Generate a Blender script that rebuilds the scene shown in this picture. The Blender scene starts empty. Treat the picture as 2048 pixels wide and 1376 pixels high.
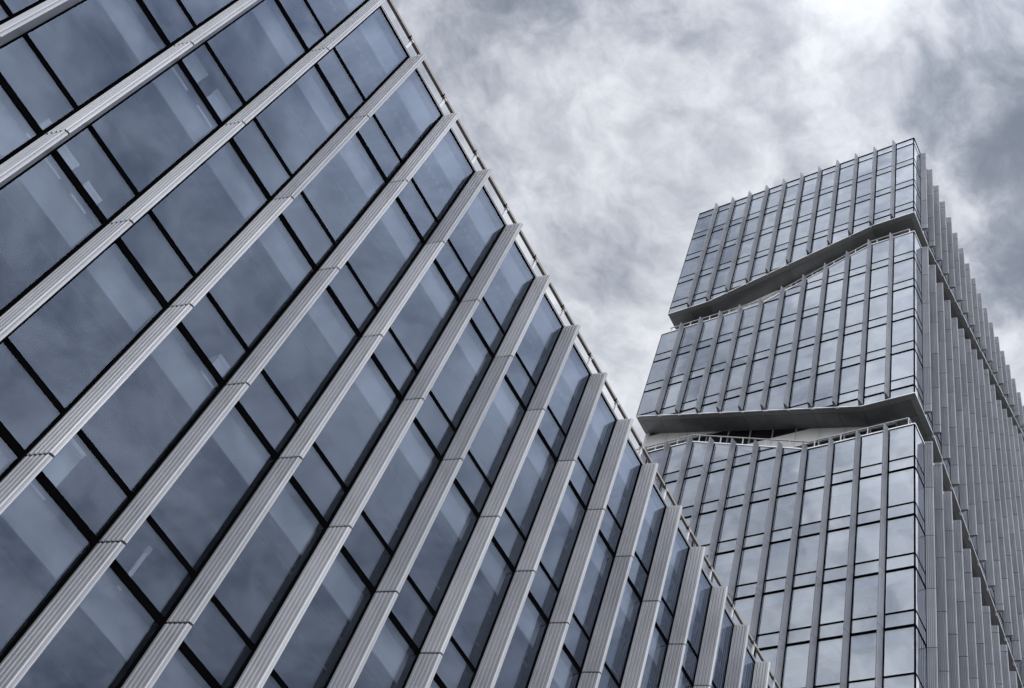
import bpy, math, random
from mathutils import Matrix, Vector

random.seed(7)
sc = bpy.context.scene
COL = sc.collection

# ------------------------------------------------------------------ camera
EYE = Vector((0.0, 0.0, 1.6))
CAM_R = ((0.8388, 0.4729, 0.2698), (-0.2716, 0.7930, -0.5454), (-0.4719, 0.3842, 0.7936))   # right, down, forward
F_PX = 2352.34
def ortho(r):
    f = Vector(r[2]).normalized(); x = Vector(r[0]); x = (x - f * x.dot(f)).normalized(); d = f.cross(x)
    return x, d, f
RX, RD, RF = ortho(CAM_R)
cam_d = bpy.data.cameras.new("camera"); cam = bpy.data.objects.new("camera", cam_d); COL.objects.link(cam)
m = Matrix.Identity(4)
for a in range(3):
    m[a][0] = RX[a]; m[a][1] = -RD[a]; m[a][2] = -RF[a]; m[a][3] = EYE[a]
cam.matrix_world = m
cam_d.sensor_fit = 'HORIZONTAL'; cam_d.sensor_width = 36.0; cam_d.lens = 36.0 * F_PX / 2048.0
cam_d.clip_start = 0.1; cam_d.clip_end = 3000.0
sc.camera = cam

# ------------------------------------------------------------------ light
SUN_AZ = math.radians(115.0)      # measured from +y towards +x : behind the photographer, to the right
SUN_EL = math.radians(13.0)
SUN_DIR = Vector((math.sin(SUN_AZ) * math.cos(SUN_EL), math.cos(SUN_AZ) * math.cos(SUN_EL), math.sin(SUN_EL)))
w = bpy.data.worlds.new("World"); sc.world = w; w.use_nodes = True
def make_world():
    nt = w.node_tree; N = nt.nodes; L = nt.links
    N.clear()
    out = N.new('ShaderNodeOutputWorld'); bg = N.new('ShaderNodeBackground'); L.new(bg.outputs[0], out.inputs[0])
    bg.inputs['Strength'].default_value = 0.1
    def vm(op, a, b=None, sc_=None):
        n = N.new('ShaderNodeVectorMath'); n.operation = op
        for k, v in enumerate((a, b)):
            if v is None: continue
            if hasattr(v, 'is_linked'): L.new(v, n.inputs[k])
            else: n.inputs[k].default_value = v
        if sc_ is not None:
            if hasattr(sc_, 'is_linked'): L.new(sc_, n.inputs['Scale'])
            else: n.inputs['Scale'].default_value = sc_
        return n
    def mt(op, a, b=None, c=None, clamp=False):
        n = N.new('ShaderNodeMath'); n.operation = op; n.use_clamp = clamp
        for k, v in enumerate((a, b, c)):
            if v is None: continue
            if hasattr(v, 'is_linked'): L.new(v, n.inputs[k])
            else: n.inputs[k].default_value = v
        return n.outputs[0]
    def mix(f, a, b):
        n = N.new('ShaderNodeMix'); n.data_type = 'RGBA'
        for k, v in ((0, f), (6, a), (7, b)):
            if hasattr(v, 'is_linked'): L.new(v, n.inputs[k])
            else: n.inputs[k].default_value = v
        return n.outputs[2]
    def noise(vec, scale, detail, rough=.5, dist=0.0):
        n = N.new('ShaderNodeTexNoise'); n.noise_dimensions = '3D'
        L.new(vec, n.inputs['Vector']); n.inputs['Scale'].default_value = scale
        n.inputs['Detail'].default_value = detail; n.inputs['Roughness'].default_value = rough
        n.inputs['Distortion'].default_value = dist
        return n
    def smooth(v, lo, hi):
        n = N.new('ShaderNodeMapRange'); n.interpolation_type = 'SMOOTHSTEP'
        L.new(v, n.inputs['Value']); n.inputs['From Min'].default_value = lo; n.inputs['From Max'].default_value = hi
        return n.outputs[0]
    tc = N.new('ShaderNodeTexCoord'); d = vm('NORMALIZE', tc.outputs['Generated']).outputs[0]
    sky = N.new('ShaderNodeTexSky'); sky.sky_type = 'NISHITA'; sky.sun_disc = False
    sky.sun_elevation = SUN_EL; sky.sun_rotation = SUN_AZ; sky.air_density = 1.0; sky.dust_density = 2.5; sky.ozone_density = 1.0
    sx = N.new('ShaderNodeSeparateXYZ'); L.new(d, sx.inputs[0])
    zz = mt('MAXIMUM', sx.outputs[2], 0.03)
    inv = mt('DIVIDE', 1.0, mt('ADD', zz, 0.12))
    p = vm('SCALE', d, None, inv).outputs[0]                     # flat cloud deck overhead
    p = vm('ADD', p, CLOUD_OFF).outputs[0]
    warp = noise(p, 3.0, 5, .6)
    pw = vm('ADD', p, vm('SCALE', vm('SUBTRACT', warp.outputs['Color'], (.5, .5, .5)).outputs[0], None, .16).outputs[0]).outputs[0]
    big = noise(pw, 2.3, 10, .56).outputs[0]                      # cloud masses
    fine = noise(pw, 8.5, 10, .60).outputs[0]                     # billows
    body = mt('ADD', mt('MULTIPLY', big, .66), mt('MULTIPLY', fine, .34))
    thick = smooth(body, .36, .62)
    cover = smooth(body, .30, .45)
    lump = smooth(mt('ADD', mt('MULTIPLY', fine, .6), mt('MULTIPLY', big, .4)), .34, .66)
    curl = smooth(noise(pw, 17.0, 8, .62).outputs[0], .32, .68)    # small curls and wisps
    ccol = mix(mt('ADD', mt('MULTIPLY', thick, .60), mt('MULTIPLY_ADD', lump, .22, mt('MULTIPLY', curl, .18))), (2.35, 2.6, 3.15, 1), (6.9, 7.05, 7.4, 1))
    # thin cloud forward-scatters the hidden sun: the veil grows brighter towards it
    dt = vm('DOT_PRODUCT', d, tuple(SUN_DIR)).outputs['Value']
    g = mt('POWER', mt('MULTIPLY_ADD', dt, .5, .5, True), 5.0)
    glow = mt('MULTIPLY_ADD', g, GLOW, 1.30)
    gap = vm('ADD', vm('SCALE', sky.outputs[0], None, .55).outputs[0], (1.05, 1.10, 1.22)).outputs[0]   # blue seen through a thin veil
    col = vm('SCALE', mix(cover, gap, ccol), None, glow).outputs[0]
    L.new(col, bg.inputs['Color'])
CLOUD_OFF = (24.73, -21.3, -9.29)
GLOW = 11.0
make_world()
sun_d = bpy.data.lights.new("sun", 'SUN'); sun = bpy.data.objects.new("sun", sun_d); COL.objects.link(sun)
sun_d.energy = 0.5; sun_d.angle = math.radians(25.0); sun_d.color = (1.0, 0.965, 0.92)
sun.location = (0, -20, 60); sun.rotation_euler = SUN_DIR.to_track_quat('Z', 'Y').to_euler()
sc.view_settings.view_transform = 'Standard'; sc.view_settings.look = 'None'
sc.view_settings.exposure = 0.0; sc.view_settings.gamma = 1.0; sc.view_settings.use_curve_mapping = False
sc.cycles.use_denoising = True
sc.cycles.max_bounces = 8; sc.cycles.glossy_bounces = 5; sc.cycles.diffuse_bounces = 3
sc.cycles.transparent_max_bounces = 24
sc.cycles.caustics_reflective = False; sc.cycles.caustics_refractive = False

# ------------------------------------------------------------------ materials
def nodes_of(name):
    mt = bpy.data.materials.new(name); mt.use_nodes = True
    nt = mt.node_tree; b = nt.nodes.get('Principled BSDF')
    return mt, nt, b
def link(nt, a, b): nt.links.new(a, b)
def mathn(nt, op, a, b=None, c=None, clamp=False):
    n = nt.nodes.new('ShaderNodeMath'); n.operation = op; n.use_clamp = clamp
    for k, v in enumerate((a, b, c)):
        if v is None: continue
        if hasattr(v, 'is_linked'): nt.links.new(v, n.inputs[k])
        else: n.inputs[k].default_value = v
    return n.outputs[0]
def rgbmix(nt, f, a, b):
    n = nt.nodes.new('ShaderNodeMix'); n.data_type = 'RGBA'
    for k, v in ((0, f), (6, a), (7, b)):
        if hasattr(v, 'is_linked'): nt.links.new(v, n.inputs[k])
        else: n.inputs[k].default_value = v
    return n.outputs[2]
def tex(nt, scale, detail=4, rough=.55, stretch=(1, 1, 1)):
    tc = nt.nodes.new('ShaderNodeNewGeometry'); mp = nt.nodes.new('ShaderNodeMapping'); mp.inputs['Scale'].default_value = stretch
    nt.links.new(tc.outputs['Position'], mp.inputs[0])
    n = nt.nodes.new('ShaderNodeTexNoise'); n.inputs['Scale'].default_value = scale; n.inputs['Detail'].default_value = detail
    n.inputs['Roughness'].default_value = rough; nt.links.new(mp.outputs[0], n.inputs['Vector'])
    return n
def rnd(nt):
    n = nt.nodes.new('ShaderNodeObjectInfo'); return n.outputs['Random']

def metal(name, lo, hi, metallic, rough, streak=True, tone=.10):
    mt, nt, b = nodes_of(name)
    t = tex(nt, 1.0, 5, .6, (9, 9, .35) if streak else (2, 2, 2))
    g = tex(nt, .8, 4, .5)
    f = mathn(nt, 'ADD', mathn(nt, 'MULTIPLY', t.outputs[0], .55), mathn(nt, 'MULTIPLY', g.outputs[0], .45))
    f = mathn(nt, 'ADD', f, mathn(nt, 'MULTIPLY', mathn(nt, 'SUBTRACT', rnd(nt), .5), tone * 4), clamp=True)
    mr = nt.nodes.new('ShaderNodeMapRange'); nt.links.new(f, mr.inputs[0]); mr.inputs['From Min'].default_value = .25; mr.inputs['From Max'].default_value = .75
    link(nt, rgbmix(nt, mr.outputs[0], (*lo, 1), (*hi, 1)), b.inputs['Base Color'])
    b.inputs['Metallic'].default_value = metallic
    link(nt, mathn(nt, 'MULTIPLY_ADD', t.outputs[0], .16, rough - .08), b.inputs['Roughness'])
    return mt
M = {}
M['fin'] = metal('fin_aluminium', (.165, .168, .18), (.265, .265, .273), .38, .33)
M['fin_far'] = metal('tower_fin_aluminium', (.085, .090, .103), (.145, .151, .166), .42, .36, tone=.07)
M['trim'] = metal('pale_trim', (.50, .51, .52), (.60, .60, .61), .3, .45, tone=.02)
M['soffit'] = metal('soffit_panel', (.095, .10, .10), (.15, .155, .155), .5, .34, streak=False, tone=.08)
M['soffit_edge'] = metal('soffit_edge', (.13, .13, .133), (.17, .17, .173), .4, .45, streak=False, tone=.05)
M['rail'] = metal('taupe_rail', (.095, .08, .073), (.13, .113, .105), .0, .55, tone=.03)
M['postwhite'] = metal('grey_post', (.26, .26, .27), (.34, .34, .345), .3, .45, tone=.05)
def plain(name, lo, hi, rough, scale=1.5, spec=.5, stretch=(1, 1, 1)):
    mt, nt, b = nodes_of(name)
    t = tex(nt, scale, 6, .6, stretch)
    mr = nt.nodes.new('ShaderNodeMapRange'); nt.links.new(t.outputs[0], mr.inputs[0]); mr.inputs['From Min'].default_value = .3; mr.inputs['From Max'].default_value = .7
    link(nt, rgbmix(nt, mr.outputs[0], (*lo, 1), (*hi, 1)), b.inputs['Base Color'])
    b.inputs['Roughness'].default_value = rough; b.inputs['Specular IOR Level'].default_value = spec
    return mt
M['black'] = plain('black_gasket', (.001, .001, .0012), (.0016, .0016, .0018), .95, spec=.0)
M['joint'] = plain('joint_shadow_gap', (.003, .003, .003), (.005, .005, .005), .9, spec=.0)
M['spandrel'] = plain('shadow_box_panel', (.46, .46, .46), (.60, .605, .605), .7, 1.2, .3, (1, .7, 1.5))
M['ceiling'] = plain('ceiling', (.06, .062, .066), (.085, .088, .092), .8, 1.0, .2)
M['lightstrip'] = plain('ceiling_edge_trim', (.42, .43, .44), (.5, .5, .5), .6, 1.0, .3)
M['slab'] = plain('slab', (.07, .07, .07), (.10, .10, .10), .85, 2.0, .2)
M['inwall'] = plain('inner_wall', (.035, .037, .04), (.055, .057, .06), .8, .4, .2)
M['deck'] = metal('metal_deck', (.30, .31, .33), (.38, .39, .41), .3, .5, tone=.02)
M['beige'] = plain('recess_wall_panel', (.33, .325, .315), (.42, .415, .405), .6, .9, .3)
M['darkglass'] = plain('dark_window', (.004, .004, .005), (.008, .008, .009), .35, spec=.15)
M['paper'] = plain('pale_card', (.86, .88, .88), (.93, .94, .93), .7, 3.0, .3)
M['ground'] = plain('paving', (.27, .265, .255), (.36, .355, .345), .85, .25, .3)
M['wall'] = plain('rear_wall', (.22, .22, .23), (.28, .28, .29), .8, .5, .2)

def glass(name, tint, refl, r0, rmax, power, wob):
    mt = bpy.data.materials.new(name); mt.use_nodes = True; nt = mt.node_tree; nt.nodes.clear()
    out = nt.nodes.new('ShaderNodeOutputMaterial'); mixs = nt.nodes.new('ShaderNodeMixShader')
    tr = nt.nodes.new('ShaderNodeBsdfTransparent'); gl = nt.nodes.new('ShaderNodeBsdfGlossy')
    link(nt, mixs.outputs[0], out.inputs[0]); link(nt, tr.outputs[0], mixs.inputs[1]); link(nt, gl.outputs[0], mixs.inputs[2])
    tr.inputs[0].default_value = (*tint, 1)
    gl.inputs['Color'].default_value = (*refl, 1); gl.inputs['Roughness'].default_value = .012
    lw = nt.nodes.new('ShaderNodeLayerWeight'); lw.inputs[0].default_value = .5
    fac = mathn(nt, 'MULTIPLY_ADD', mathn(nt, 'POWER', lw.outputs['Facing'], power), rmax - r0, r0, True)
    link(nt, fac, mixs.inputs[0])
    # each pane sits a hair out of plane and is slightly bowed
    geo = nt.nodes.new('ShaderNodeNewGeometry'); oi = nt.nodes.new('ShaderNodeObjectInfo')
    wn = nt.nodes.new('ShaderNodeTexWhiteNoise'); wn.noise_dimensions = '1D'; link(nt, oi.outputs['Random'], wn.inputs['W'])
    no = nt.nodes.new('ShaderNodeTexNoise'); no.inputs['Scale'].default_value = .55; no.inputs['Detail'].default_value = 1.0
    link(nt, geo.outputs['Position'], no.inputs['Vector'])
    def vmn(op, a, b=None, s=None):
        n = nt.nodes.new('ShaderNodeVectorMath'); n.operation = op
        if hasattr(a, 'is_linked'): link(nt, a, n.inputs[0])
        if b is not None:
            if hasattr(b, 'is_linked'): link(nt, b, n.inputs[1])
            else: n.inputs[1].default_value = b
        if s is not None: n.inputs['Scale'].default_value = s
        return n.outputs[0]
    a = vmn('SCALE', vmn('SUBTRACT', wn.outputs['Color'], (.5, .5, .5)), None, wob)
    c = vmn('SCALE', vmn('SUBTRACT', no.outputs['Color'], (.5, .5, .5)), None, wob * 1.2)
    nn = vmn('NORMALIZE', vmn('ADD', geo.outputs['Normal'], vmn('ADD', a, c)))
    link(nt, nn, gl.inputs['Normal'])
    return mt
M['glass'] = glass('facade_glass', (.53, .55, .58), (.67, .785, 1.0), .034, .86, 3.6, .018)
M['glass_far'] = glass('tower_glass', (.56, .60, .66), (.90, .945, 1.0), .26, .92, 2.6, .024)

# ------------------------------------------------------------------ mesh helpers
def link_obj(name, data, parent=None):
    o = bpy.data.objects.new(name, data); COL.objects.link(o)
    if parent is not None: o.parent = parent
    return o
def mesh_obj(name, verts, faces, mat, parent=None):
    me = bpy.data.meshes.new(name); me.from_pydata([tuple(v) for v in verts], [], faces); me.materials.append(M[mat]); me.update()
    return link_obj(name, me, parent)
def empty(name, label, cat, loc):
    o = link_obj(name, None); o.location = loc; o['label'] = label; o['category'] = cat
    return o
BOXF = [(0, 3, 2, 1), (4, 5, 6, 7), (0, 1, 5, 4), (1, 2, 6, 5), (2, 3, 7, 6), (3, 0, 4, 7)]
def box_vf(x0, x1, y0, y1, z0, z1):
    return [(x0, y0, z0), (x1, y0, z0), (x1, y1, z0), (x0, y1, z0), (x0, y0, z1), (x1, y0, z1), (x1, y1, z1), (x0, y1, z1)], list(BOXF)
def join(vfs):
    V = []; Fc = []
    for v, f in vfs:
        n = len(V); V += list(v); Fc += [tuple(i + n for i in q) for q in f]
    return V, Fc
def signed(poly):
    return sum(poly[i][0] * poly[(i + 1) % len(poly)][1] - poly[(i + 1) % len(poly)][0] * poly[i][1] for i in range(len(poly))) * .5
def plate(poly, place, d0, d1):
    """poly in (s, z); place(s, d, z) -> world; extruded from depth d0 to d1"""
    n = len(poly)
    V = [place(s, d0, z) for s, z in poly] + [place(s, d1, z) for s, z in poly]
    Fc = [tuple(range(n)), tuple(range(2 * n - 1, n - 1, -1))] + [(i, i + n, (i + 1) % n + n, (i + 1) % n) for i in range(n)]
    # outward winding
    a, b, c = Vector(V[0]), Vector(V[1]), Vector(V[2])
    if (b - a).cross(c - a).dot(Vector(V[n]) - a) > 0: Fc = [tuple(reversed(q)) for q in Fc]
    return V, Fc
def clip(poly, f):
    """keep the side f(s,z) >= 0 of a convex polygon, f linear"""
    out = []
    for i in range(len(poly)):
        p, q = poly[i], poly[(i + 1) % len(poly)]; a, b = f(*p), f(*q)
        if a >= 0: out.append(p)
        if a * b < 0:
            t = a / (a - b); out.append((p[0] + t * (q[0] - p[0]), p[1] + t * (q[1] - p[1])))
    return out
def pw(pts, s):
    if s <= pts[0][0]: return pts[0][1]
    for (a, u), (b, v) in zip(pts, pts[1:]):
        if s <= b: return u + (v - u) * (s - a) / (b - a)
    return pts[-1][1]
def clip_band(s0, s1, z0, z1, lo, hi, inset=0.0):
    """rectangle s0..s1 x z0..z1 kept between two lines given at the ends"""
    P = [(s0, z0), (s1, z0), (s1, z1), (s0, z1)]
    l0, l1, h0, h1 = lo(s0), lo(s1), hi(s0), hi(s1)
    P = clip(P, lambda s, z: z - (l0 + (l1 - l0) * (s - s0) / (s1 - s0)) - inset)
    if len(P) > 2: P = clip(P, lambda s, z: (h0 + (h1 - h0) * (s - s0) / (s1 - s0)) - inset - z)
    return P if len(P) > 2 and abs(signed(P)) > .01 else None

# ---- pieces: the 290 that show largest become parts of their own, the rest one joined part
def on_image(v):
    d = Vector(v) - EYE; w_ = d.dot(RF)
    if w_ < .1: return None
    return 1024 + F_PX * d.dot(RX) / w_, 688 + F_PX * d.dot(RD) / w_
def shows(verts):
    """rough share of the picture the piece covers, 0 when outside the frame or behind the near building"""
    c = sum((Vector(v) for v in verts), Vector()) / len(verts)
    q = on_image(c)
    if q is None: return 0
    pts = [on_image(v) for v in verts]
    if any(p is None for p in pts): return 0
    xs = [min(max(p[0], 0), 2048) for p in pts]; ys = [min(max(p[1], 0), 1376) for p in pts]
    a = (max(xs) - min(xs)) * (max(ys) - min(ys))
    if c.x < NX - .6:
        t = NX / c.x
        if c.y * t < NEAR_END and (c.z - EYE.z) * t < NZ0 + 3.3 - EYE.z: a *= .02
    return a
class Pool:
    def __init__(self, name, limit=290): self.name, self.limit, self.items = name, limit, []
    def add(self, verts, faces, mat, parent): self.items.append((shows(verts), verts, faces, mat, parent))
    def emit(self, rest_name, rest_parent):
        self.items.sort(key=lambda q: -q[0])
        for s, v, f, mt, par in self.items[:self.limit]: mesh_obj(self.name, v, f, mt, par)
        rest = {}
        for s, v, f, mt, par in self.items[self.limit:]: rest.setdefault(mt, []).append((v, f))
        for mt, vf in rest.items():
            V, Fc = join(vf); o = mesh_obj(rest_name, V, Fc, mt, rest_parent); o['kind'] = 'stuff'

# ---- fin section: near side steps back in five flats, narrow nose, ribbed far side
def fin_section(flats=5, far=4):
    P = [(0.0, 0.0)]                     # (outward, along)
    L_, st = .400, .086 / flats
    for k in range(flats):                # shallow slanting band, rounded lip, step back, shadow groove
        u0 = L_ * k / flats; u1 = L_ * (k + 1) / flats; y = st * k; e = y + st * .60
        P += [(u1 - .0270, e - .0010), (u1 - .0240, e - .0118), (u1 - .0165, e - .0125), (u1 - .0140, e - .0090), (u1 - .0135, y + st + (.040 if k < flats - 1 else .004))]
        if k < flats - 1: P += [(u1 + .001, y + st + .040), (u1 + .002, y + st)]
    P += [(.404, .100), (.396, .104), (.396, .112), (.404, .116), (.402, .146)]
    for k in range(far):
        a = (k + 1) / far
        u = .402 + (.0 - .402) * a; t = .146 + (.232 - .146) * a
        u_ = .402 - .402 * (a - .5 / far)
        P.append((u_ + .004, .146 + .086 * (a - .5 / far) + .004)); P.append((u, t))
    return P
SEC = fin_section(); SEC_FAR = fin_section(5, 2)
CORE = [(.004, .020), (.37, .100), (.37, .128), (.004, .205)]
def prism(sec, place, z0, z1):
    n = len(sec)
    V = [place(u, t, z0) for u, t in sec] + [place(u, t, z1) for u, t in sec]
    Fc = [tuple(range(n)), tuple(range(2 * n - 1, n - 1, -1))] + [(i, i + n, (i + 1) % n + n, (i + 1) % n) for i in range(n)]
    pts = [(V[i][0], V[i][1]) for i in range(n)]
    if signed(pts) > 0: Fc = [tuple(reversed(q)) for q in Fc]
    return V, Fc

# ------------------------------------------------------------------ measures
BAY = 1.5
NX, NY0, NZ0, NH = -12.505, 3.908, 20.096 + EYE.z, 3.5887      # near facade: plane x, y of fin 0, z of the top joint, storey
K0, K1 = -5, 17                                               # fins on the near facade
ROWS = 6
NEAR_END = NY0 + BAY * K1 + .6
def ny(k): return NY0 + BAY * k
def nz(r): return NZ0 - NH * r
N_TOP = NZ0 + 3.49

# ------------------------------------------------------------------ ground
g = mesh_obj('ground', [(-900, -900, 0), (900, -900, 0), (900, 900, 0), (-900, 900, 0)], [(0, 1, 2, 3)], 'ground'); g['kind'] = 'structure'

# ------------------------------------------------------------------ near building
def near_building():
    B = empty('office_building', 'low glass office building with slanting pale ribbed fins filling the left', 'building', (0, 0, 0))
    panes = Pool('pane'); trans = Pool('transom')
    for k in range(K0, K1 + 1):
        y = ny(k)
        place = lambda u, t, z: (NX + .005 + u, y + t, z)
        top = N_TOP + .03
        v, f = prism(CORE, place, .25, top - .03)
        fin = mesh_obj('fin', v, f, 'joint', B)
        for r in range(ROWS + 1):
            zt = top if r == 0 else nz(r - 1) - .018
            zb = nz(r) + .018 if r < ROWS else .3
            v, f = prism(SEC, place, zb, zt); mesh_obj('fin_panel', v, f, 'fin', fin)
        v, f = box_vf(NX - .16, NX + .003, y - .055, y + .262, .2, N_TOP - .06); mesh_obj('mullion', v, f, 'black', B)
    for k in range(K0, K1):
        y0, y1 = ny(k) + .262, ny(k + 1) - .055
        for r in range(ROWS):
            z = nz(r); zup = nz(r - 1) - .095 if r else N_TOP - .05
            for a, b in ((z + .04, z + .83), (z + .93, zup)):
                v, f = box_vf(NX - .030, NX - .004, y0, y1, a, b); panes.add(v, f, 'glass', B)
            v, f = box_vf(NX - .12, NX + .006, y0, y1, z - .095, z + .04); trans.add(v, f, 'black', B)
            v, f = box_vf(NX - .12, NX + .004, y0, y1, z + .83, z + .93); trans.add(v, f, 'black', B)
    panes.emit('remaining_pane', B); trans.emit('remaining_transom', B)
    ya, yb = ny(K0) - .2, ny(K1) + .4
    # plinth, end walls, roof, rear
    v, f = box_vf(NX - .3, NX - .02, ya, yb, 0, nz(5) - .095 - .0); mesh_obj('plinth', v, f, 'slab', B)
    v, f = box_vf(NX - 24, NX - .02, yb, yb + .3, 0, N_TOP); mesh_obj('side_wall', v, f, 'wall', B)
    v, f = box_vf(NX - 24, NX - .02, ya - .3, ya, 0, N_TOP); mesh_obj('side_wall', v, f, 'wall', B)
    v, f = box_vf(NX - 24.3, NX - 24, ya - .3, yb + .3, 0, N_TOP); mesh_obj('rear_wall', v, f, 'wall', B)
    v, f = box_vf(NX - 9.2, NX - 9, ya, yb, 0, N_TOP - .4); mesh_obj('inner_wall', v, f, 'inwall', B)
    v, f = box_vf(NX - 24, NX - .35, ya, yb, N_TOP - .35, N_TOP - .12); mesh_obj('roof', v, f, 'slab', B)
    # parapet coping : dark gap, pale lip, shadow line, pale cap
    for x0, x1, za, zb, mt in ((NX - .12, NX + .012, -.045, -.012, 'black'), (NX - .12, NX + .022, -.010, .012, 'fin'), (NX - .12, NX + .010, .014, .030, 'joint'), (NX - .30, NX + .026, .032, .062, 'fin')):
        v, f = box_vf(x0, x1, ya, yb, N_TOP + za, N_TOP + zb); mesh_obj('coping', v, f, mt, B)
    # floors behind the glass
    for r in range(ROWS):
        z = nz(r)
        v, f = box_vf(NX - 9, NX - .34, ya, yb, z - .30, z - .02); mesh_obj('floor_slab', v, f, 'slab', B)
        c = mesh_obj('ceiling', *box_vf(NX - 9, NX - .62, ya, yb, z - .74, z - .66), 'ceiling', B)
        v, f = box_vf(NX - .60, NX - .53, ya, yb, z - .735, z - .70); mesh_obj('edge_trim', v, f, 'lightstrip', c)
        v, f = box_vf(NX - .46, NX - .36, ya, yb, z - .80, z - .62); mesh_obj('blind_box', v, f, 'inwall', c)
        v, f = box_vf(NX - 1.30, NX - 1.27, ya, yb, z - .755, z - .742); mesh_obj('edge_trim', v, f, 'lightstrip', c)
        for k in range(K0, K1):
            v, f = box_vf(NX - .19, NX - .16, ny(k) + .13, ny(k + 1) + .10, z - .70, z - .10); mesh_obj('spandrel_panel', v, f, 'spandrel', B)
    # top storey: pale parapet board and ribbed metal deck
    for k in range(K0, K1):
        v, f = box_vf(NX - .24, NX - .20, ny(k) + .13, ny(k + 1) + .10, N_TOP - .92, N_TOP - .10); mesh_obj('spandrel_panel', v, f, 'spandrel', B)
        for q in range(12):
            yq = ny(k) + .14 + q * .12
            v, f = box_vf(NX - .34, NX - .325, yq, yq + .05, N_TOP - .985, N_TOP - .945); mesh_obj('clip', v, f, 'inwall', B) if -2 <= k <= 6 else None
    dv = []
    yy = ya
    while yy < yb:
        dv.append(box_vf(NX - 9, NX - .42, yy, yy + .09, N_TOP - 1.12, N_TOP - 1.00)); yy += .18
    dv.append(box_vf(NX - 9, NX - .42, ya, yb, N_TOP - 1.0, N_TOP - .96))
    v, f = join(dv); o = mesh_obj('ribbed_deck', v, f, 'deck', B); o['kind'] = 'stuff'
    # roof rail on brackets
    rail = mesh_obj('roof_rail', *box_vf(NX - .045, NX + .030, ya, yb, NZ0 + 3.96, NZ0 + 4.038), 'rail', B)
    for k in range(K0, K1):
        yk = ny(k) + .86 * BAY
        v, f = join([box_vf(NX - .035, NX + .015, yk - .03, yk + .03, N_TOP + .063, NZ0 + 3.953), box_vf(NX - .06, NX + .045, yk - .035, yk + .035, NZ0 + 3.915, NZ0 + 3.956)])
        mesh_obj('rail_bracket', v, f, 'postwhite', rail)
        v, f = box_vf(NX - .048, NX + .033, yk - .12, yk - .09, NZ0 + 3.957, NZ0 + 4.041); mesh_obj('rail_joint', v, f, 'joint', rail)
near_building()

# ------------------------------------------------------------------ pale cards and boxes standing behind the near glass
def inside_things():
    items = [(-1.83, -1.575, 2, .55, 'upper left of two pale cartons behind one small pane near the left edge', 'carton', 'carton'),
             (-1.40, -1.18, 2, .50, 'lower right of two pale cartons behind one small pane near the left edge', 'carton', 'carton'),
             (-2.08, -1.92, 2, .59, 'lone small pale carton behind glass by the fin joint nearest the upper left edge', 'carton', 'carton'),
             (-1.82, -1.51, 1, .84, 'tall pale board behind glass, upper left of a pair near the top edge', 'display_board', 'board'),
             (-1.32, -1.00, 1, .84, 'tall pale board behind glass, lower right of a pair near the top edge', 'display_board', 'board'),
             (.82, 1.00, 2, .64, 'lone square pale carton behind a small pane, middle of the left half', 'carton', 'carton'),
             (.26, .45, 3, 1.04, 'large pale sheet behind glass near the lower left edge', 'cardboard_sheet', 'sheet'),
             (1.50, 1.545, 3, .84, 'thin upright pale strip behind glass near the bottom left', 'wooden_strip', 'strip')]
    for a, b, r, h, lab, nm, cat in items:
        z = nz(r) - .018; y0, y1 = ny(a), ny(b)
        dep = .20 if nm == 'carton' else .04
        parts = [box_vf(NX - .28 - dep, NX - .28, y0, y1, z, z + h * .86)]
        parts.append(box_vf(NX - .288 - dep, NX - .272, y0 - .008, y1 + .008, z + h * .86, z + h))        # lid or rail along the top
        o = mesh_obj(nm, *join(parts), 'paper'); o['label'] = lab; o['category'] = cat; o['group'] = 'pale things behind the near glass'
inside_things()

# ------------------------------------------------------------------ tower
TX, TY, TZ, TH = -12.552, 37.11, 88.528 + EYE.z, 3.5977
WID = 18.213                         # front width
JN = 19                              # bays along the long side
DEP = 1.47                           # depth of the cuts
FW = WID / BAY
def rel(pts): return [(a, TZ + b) for a, b in pts]
FU_T = rel([(0, .97), (FW, .97)]);                 RU_T = rel([(0, .97), (30, .97)])
FU_B = rel([(0, -11.63), (2, -11.63), (10, -15.22), (FW, -15.22)])
RU_B = rel([(0, -11.63), (2, -11.63), (19, -2.84)])
FM_T = rel([(0, -14.41), (2.05, -14.41), (7.1, -18.0), (FW, -18.0)])
RM_T = rel([(0, -14.41), (5, -14.41), (10, -10.32), (12, -10.32), (19, -4.4)])
FM_B = rel([(0, -33.19), (2, -33.19), (FW, -27.93)])
RM_B = rel([(0, -33.19), (2, -33.19), (19, -41.45)])
FL_T = rel([(0, -35.97), (3.95, -35.97), (9.05, -32.36), (FW, -32.36)])
RL_T = rel([(0, -35.97), (2, -35.97), (7, -39.27), (9, -39.27), (19, -44.8)])
LOW = TZ - 17 * TH
FL_B = [(0, LOW), (FW, LOW)]; RL_B = [(0, LOW), (30, LOW)]
def pf(s, d, z): return (TX - s * BAY, TY + d, z)              # front: s bays from the corner, d inward
def pr(s, d, z): return (TX - d, TY + s * BAY, z)              # long side
def zi(n): return TZ - n * TH
def fb(i): return i - .066                                     # visible foot of a front fin, in bays

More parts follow.
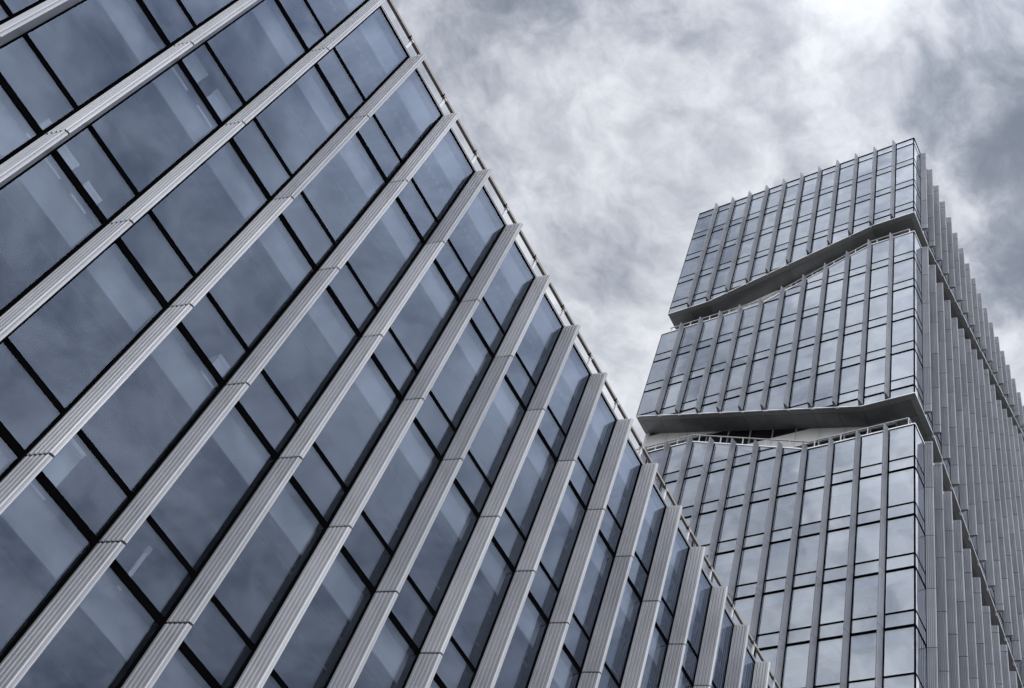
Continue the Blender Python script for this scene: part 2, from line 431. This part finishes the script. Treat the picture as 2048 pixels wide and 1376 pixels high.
def tower():
    T = empty('office_tower', 'tall glass tower cut into three stacked volumes by slanting gaps', 'tower', (0, 0, 0))
    panes = Pool('pane'); trans = Pool('transom'); fpan = Pool('fin_panel'); mull = Pool('mullion')
    soff = Pool('soffit_panel')
    vols = []
    specs = [('upper_volume', FU_B, FU_T, RU_B, RU_T, 0, 5), ('middle_volume', FM_B, FM_T, RM_B, RM_T, 2, 12), ('lower_volume', FL_B, FL_T, RL_B, RL_T, 8, 17)]
    for nm, fbot, ftop, rbot, rtop, n0, n1 in specs:
        lo = lambda s, q=fbot: pw(q, s); hi = lambda s, q=ftop: pw(q, s)
        rlo = lambda s, q=rbot: pw(q, s); rhi = lambda s, q=rtop: pw(q, s)
        # the volume's own body: the corner post and left edge post
        post = [box_vf(TX - .07, TX - .004, TY + .004, TY + .07, lo(0) + .02, hi(0) - .03), box_vf(TX - WID, TX - WID + .05, TY + .004, TY + .09, lo(FW) + .02, hi(FW) - .03)]
        vol = mesh_obj(nm, *join(post), 'black', T); vols.append(vol)
        sides = [(pf, lo, hi, [(0.05 if b == 0 else fb(b) + .175, fb(b + 1) - .045 if b < 11 else FW - .03) for b in range(12)], range(12)),
                 (pr, rlo, rhi, [(0.05 if b == 0 else b - .045 + .175, b + 1 - .045 - .060) for b in range(JN)], range(JN))]
        for place, l_, h_, spans, bays in sides:
            knees = [2, 2.05, 3.95, 5, 7, 7.1, 9, 9.05, 10, 12]
            for b in bays:
                s0, s1 = spans[b]
                for n in range(n0 - 1, n1 + 1):
                    z = zi(n); zu = zi(n - 1)
                    for a, c in ((z + .055, z + .82), (z + .93, zu - .115)):
                        P = clip_band(s0, s1, a, c, l_, h_, .05)
                        if P: v, f = plate(P, place, .004, .03); panes.add(v, f, 'glass_far', vol)
                    for a, c in ((z - .115, z + .055), (z + .82, z + .93)):
                        P = clip_band(s0, s1, a, c, l_, h_, .05)
                        if P: v, f = plate(P, place, -.006, .12); trans.add(v, f, 'black', vol)
                    P = clip_band(s0 - .1, s1 + .1, z - .70, z - .10, l_, h_, .10) if b else clip_band(s0 + .1, s1 + .1, z - .70, z - .10, l_, h_, .10)
                    if P and place is pf:
                        v, f = plate(P, place, .16, .19); mesh_obj('spandrel_panel', v, f, 'spandrel', vol)
                # sill and coping of the bay
                e0, e1 = (b, b + 1) if b else (0, 1)
                if place is pf and b == 11: e1 = FW
                cap = [(e0, h_(e0) - .055), (e1, h_(e1) - .055), (e1, h_(e1) + .03), (e0, h_(e0) + .03)]
                v, f = plate(cap, place, -.03, .25); mesh_obj('coping', v, f, 'black' if nm == 'upper_volume' else 'trim', vol)
                if nm != 'lower_volume':
                    sill = [(e0, l_(e0) - .02), (e1, l_(e1) - .02), (e1, l_(e1) + .05), (e0, l_(e0) + .05)]
                    v, f = plate(sill, place, -.02, .08); mesh_obj('sill', v, f, 'trim', vol)
        # fins
        def fin(place, s, zb, zt, sec, side):
            if zt - zb < .3: return
            v, f = prism(CORE, place, zb + .02, zt - .02); fo = mesh_obj('fin', v, f, 'joint', T)
            cuts = [zb] + [zi(n) for n in range(n1 + 2, n0 - 3, -1) if zb + .12 < zi(n) < zt - .12] + [zt]
            for a, c in zip(cuts, cuts[1:]):
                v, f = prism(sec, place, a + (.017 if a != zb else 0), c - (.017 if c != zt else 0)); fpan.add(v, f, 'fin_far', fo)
            bot = [(u, t) for u, t in sec]
        for i in range(1, 12):
            x = TX - fb(i) * BAY
            fin(lambda u, t, z, x=x: (x - t, TY - .005 - u, z), i, lo(i) + .10, hi(i) + (.10 if nm != 'upper_volume' else .12), SEC_FAR, 'f')
            v, f = box_vf(x - .262, x + .066, TY + .002 - .004, TY + .15, lo(i) + .08, hi(i) - .08); mull.add(v, f, 'black', vol)
        for j in range(1, JN):
            y = TY + (j - .045) * BAY
            fin(lambda u, t, z, y=y: (TX + .005 + u, y + t, z), j, rlo(j) + .12, rhi(j) + (.20 if nm != 'upper_volume' else .05), SEC_FAR, 'r')
            v, f = box_vf(TX - .15, TX + .002, y - .088, y + .262, rlo(j) + .25, rhi(j) - .25); mull.add(v, f, 'black', vol)
        # floors behind the glass
        for n in range(n0 - 1, n1 + 1):
            z = zi(n)
            bx = []; cl = []
            for b in range(12):
                e0, e1 = b, (b + 1 if b < 11 else FW)
                if max(lo(e0), lo(e1)) + .2 < z - .75 and min(hi(e0), hi(e1)) - .1 > z:
                    x0, x1 = TX - e1 * BAY + .02, TX - max(e0 * BAY, .3)
                    bx.append(box_vf(x0, x1, TY + .34, TY + 6, z - .30, z - .02)); cl.append(box_vf(x0, x1, TY + .62, TY + 6, z - .74, z - .66))
            for b in range(4, JN):
                if max(rlo(b), rlo(b + 1)) + .2 < z - .75 and min(rhi(b), rhi(b + 1)) - .1 > z:
                    bx.append(box_vf(TX - 5, TX - .34, TY + b * BAY, TY + (b + 1) * BAY, z - .30, z - .02))
            if bx: mesh_obj('floor_slab', *join(bx), 'slab', vol)
            if cl: mesh_obj('ceiling', *join(cl), 'ceiling', vol)
        # sealed ends
        v, f = box_vf(TX - WID + .055, TX - WID + .25, TY + .1, TY + JN * BAY, lo(FW) + .05, hi(FW) - .05); mesh_obj('side_wall', v, f, 'wall', vol)
    # core behind everything
    v, f = box_vf(TX - WID + 1.2, TX - 5.0, TY + 6.0, TY + JN * BAY + .2, 0, TZ + .2); mesh_obj('core_wall', v, f, 'inwall', T)
    v, f = box_vf(TX - WID, TX - .03, TY + JN * BAY, TY + JN * BAY + .3, 0, TZ + .9); mesh_obj('rear_wall', v, f, 'wall', T)
    v, f = box_vf(TX - WID + .3, TX - .3, TY + .3, TY + JN * BAY, TZ + .5, TZ + .75); mesh_obj('roof', v, f, 'slab', T)
    v, f = join([box_vf(TX - WID, TX - .004, TY + .004, TY + .2, 0, LOW), box_vf(TX - .2, TX - .004, TY + .2, TY + JN * BAY, 0, LOW), box_vf(TX - WID, TX - WID + .2, TY + .2, TY + JN * BAY, 0, LOW)])
    mesh_obj('lower_wall', v, f, 'wall', T)
    # soffits: border panel along the edge, main panel behind, per bay
    for bot, rb, vol in ((FU_B, RU_B, vols[0]), (FM_B, RM_B, vols[1])):
        lo = lambda s: pw(bot, s); rl = lambda s: pw(rb, s)
        def slab_(c, mat, th=.03):
            V = list(c) + [(x, y, z + th) for x, y, z in c]
            Fc = list(BOXF)
            a, b_, d_ = Vector(c[0]), Vector(c[1]), Vector(c[2])
            if (b_ - a).cross(d_ - a).z > 0: pass
            else: Fc = [tuple(reversed(q)) for q in Fc]
            soff.add(V, Fc, mat, vol)
        EDGE, G = .36, .008
        dz = -.022
        for b in range(12):
            e0, e1 = b, (b + 1 if b < 11 else FW)
            xa, xb = TX - e0 * BAY - (G if b else 0), TX - e1 * BAY + G
            za, zb = lo(e0) + dz, lo(e1) + dz
            slab_([(xb, TY + .0, zb), (xa, TY + .0, za), (xa, TY + EDGE - G, za), (xb, TY + EDGE - G, zb)], 'soffit_edge')
            xa2 = xa if b else TX - EDGE - G
            xb2 = xb if b < 11 else TX - WID + EDGE + G
            za2, zb2 = lo((TX - xa2) / BAY) + dz, lo((TX - xb2) / BAY) + dz
            slab_([(xb2, TY + EDGE + G, zb2), (xa2, TY + EDGE + G, za2), (xa2, TY + DEP, za2), (xb2, TY + DEP, zb2)], 'soffit')
            if b == 0: slab_([(TX - EDGE + G, TY + EDGE + G, za), (TX, TY + EDGE + G, za), (TX, TY + BAY - G, za), (TX - EDGE + G, TY + BAY - G, za)], 'soffit_edge')
            if b == 11: ze = lo((WID - EDGE + G) / BAY) + dz; slab_([(TX - WID, TY + EDGE + G, zb), (TX - WID + EDGE - G, TY + EDGE + G, ze), (TX - WID + EDGE - G, TY + DEP, ze), (TX - WID, TY + DEP, zb)], 'soffit_edge')
        for b in range(1, JN):
            ya, yb = TY + b * BAY + G, TY + (b + 1) * BAY - G
            za, zb = rl(b) + dz, rl(b + 1) + dz
            slab_([(TX - EDGE + G, ya, za), (TX, ya, za), (TX, yb, zb), (TX - EDGE + G, yb, zb)], 'soffit_edge')
            slab_([(TX - DEP, ya, za), (TX - EDGE - G, ya, za), (TX - EDGE - G, yb, zb), (TX - DEP, yb, zb)], 'soffit')
        # dark backing that shows in the joints
        bk = []
        for b in range(12):
            e0, e1 = b, (b + 1 if b < 11 else FW)
            bk.append(([(TX - e1 * BAY, TY + .01, lo(e1) + .012), (TX - e0 * BAY, TY + .01, lo(e0) + .012), (TX - e0 * BAY, TY + DEP, lo(e0) + .012), (TX - e1 * BAY, TY + DEP, lo(e1) + .012)], [(0, 3, 2, 1)]))
        for b in range(1, JN):
            bk.append(([(TX - DEP, TY + b * BAY, rl(b) + .012), (TX - .01, TY + b * BAY, rl(b) + .012), (TX - .01, TY + (b + 1) * BAY, rl(b + 1) + .012), (TX - DEP, TY + (b + 1) * BAY, rl(b + 1) + .012)], [(0, 3, 2, 1)]))
        mesh_obj('soffit_backing', *join(bk), 'joint', vol)
    # recess walls: pale bands, black windows, slim uprights; terraces and rails
    for bot, top, rb, rt, ns in ((FU_B, FM_T, RU_B, RM_T, range(2, 7)), (FM_B, FL_T, RM_B, RL_T, range(7, 12))):
        up = lambda s: pw(bot, s); dn = lambda s: pw(top, s)
        rec = mesh_obj('recess_wall', *join([plate([(DEP / BAY, min(dn(0), dn(1)) - 1), (FW - .1, min(dn(FW), dn(FW - .1)) - 1), (FW - .1, up(FW) + .5), (DEP / BAY, up(1) + .5)], pf, DEP + .12, DEP + .2)]), 'darkglass', T)
        for b in range(12):
            s0, s1 = max(b, DEP / BAY) + .012, (b + 1 if b < 11 else FW - .1) - .012
            if s1 - s0 < .1: continue
            for n in ns:
                P = clip_band(s0, s1, zi(n) - 1.0, zi(n) + .42, lambda s: dn(s) - .9, lambda s: up(s) + .1)
                if P: v, f = plate(P, pf, DEP, DEP + .11); mesh_obj('wall_panel', v, f, 'beige', rec)
            v, f = box_vf(TX - (s1 + .012) * BAY - .02, TX - (s1 + .012) * BAY + .02, TY + DEP - .02, TY + DEP + .118, dn(s1) - .5, up(s1) + .1); mesh_obj('upright', v, f, 'postwhite', rec)
        v, f = box_vf(TX - WID + .06, TX - WID + .34, TY + DEP - .03, TY + DEP + .25, dn(FW) - .5, up(FW) + .1); mesh_obj('end_pier', v, f, 'beige', rec)
        rr = lambda s: pw(rb, s)
        rd = lambda s: pw(rt, s)
        V = []
        for b in range(1, JN):
            V.append(plate([(b, rd(b) - .9), (b + 1, rd(b + 1) - .9), (b + 1, rr(b + 1) + .3), (b, rr(b) + .3)], pr, DEP, DEP + .1))
        mesh_obj('recess_wall', *join(V), 'inwall', T)
        # terrace floor
        V = []
        for b in range(12):
            e0, e1 = b, (b + 1 if b < 11 else FW)
            V.append(([pf(e0, .2, dn(e0) - .2), pf(e1, .2, dn(e1) - .2), pf(e1, DEP + .1, dn(e1) - .2), pf(e0, DEP + .1, dn(e0) - .2)], [(0, 1, 2, 3)]))
        for b in range(1, JN):
            V.append(([pr(b, .2, rd(b) - .2), pr(b + 1, .2, rd(b + 1) - .2), pr(b + 1, DEP, rd(b + 1) - .2), pr(b, DEP, rd(b) - .2)], [(0, 1, 2, 3)]))
        mesh_obj('terrace_floor', *join(V), 'slab', T)
        # guard rail
        pts = [.27] + [b for b in range(1, 12)] + [FW - .3]
        knees = [a for a, _ in top if .3 < a < FW - .4]
        pts = sorted(set(pts + knees))
        seg = []
        for a, b in zip(pts, pts[1:]):
            q = [(a, dn(a) + .87), (b, dn(b) + .87), (b, dn(b) + .92), (a, dn(a) + .92)]
            seg.append(plate(q, pf, .17, .24))
        gr = mesh_obj('guard_rail', *join(seg), 'postwhite', T)
        for s in [.27] + [b + .75 for b in range(1, 12)]:
            x = TX - s * BAY
            v, f = box_vf(x - .026, x + .026, TY + .18, TY + .23, dn(s) - .1, dn(s) + .872); mesh_obj('rail_post', v, f, 'postwhite', gr)
        v, f = box_vf(TX - .27 * BAY - .03, TX - .27 * BAY + .03, TY + .24, TY + DEP, dn(.2) + .87, dn(.2) + .93); mesh_obj('return_rail', v, f, 'postwhite', gr)
    panes.emit('remaining_pane', T); trans.emit('remaining_transom', T); fpan.emit('remaining_fin_panel', T); mull.emit('remaining_mullion', T); soff.emit('remaining_soffit_panel', T)
tower()
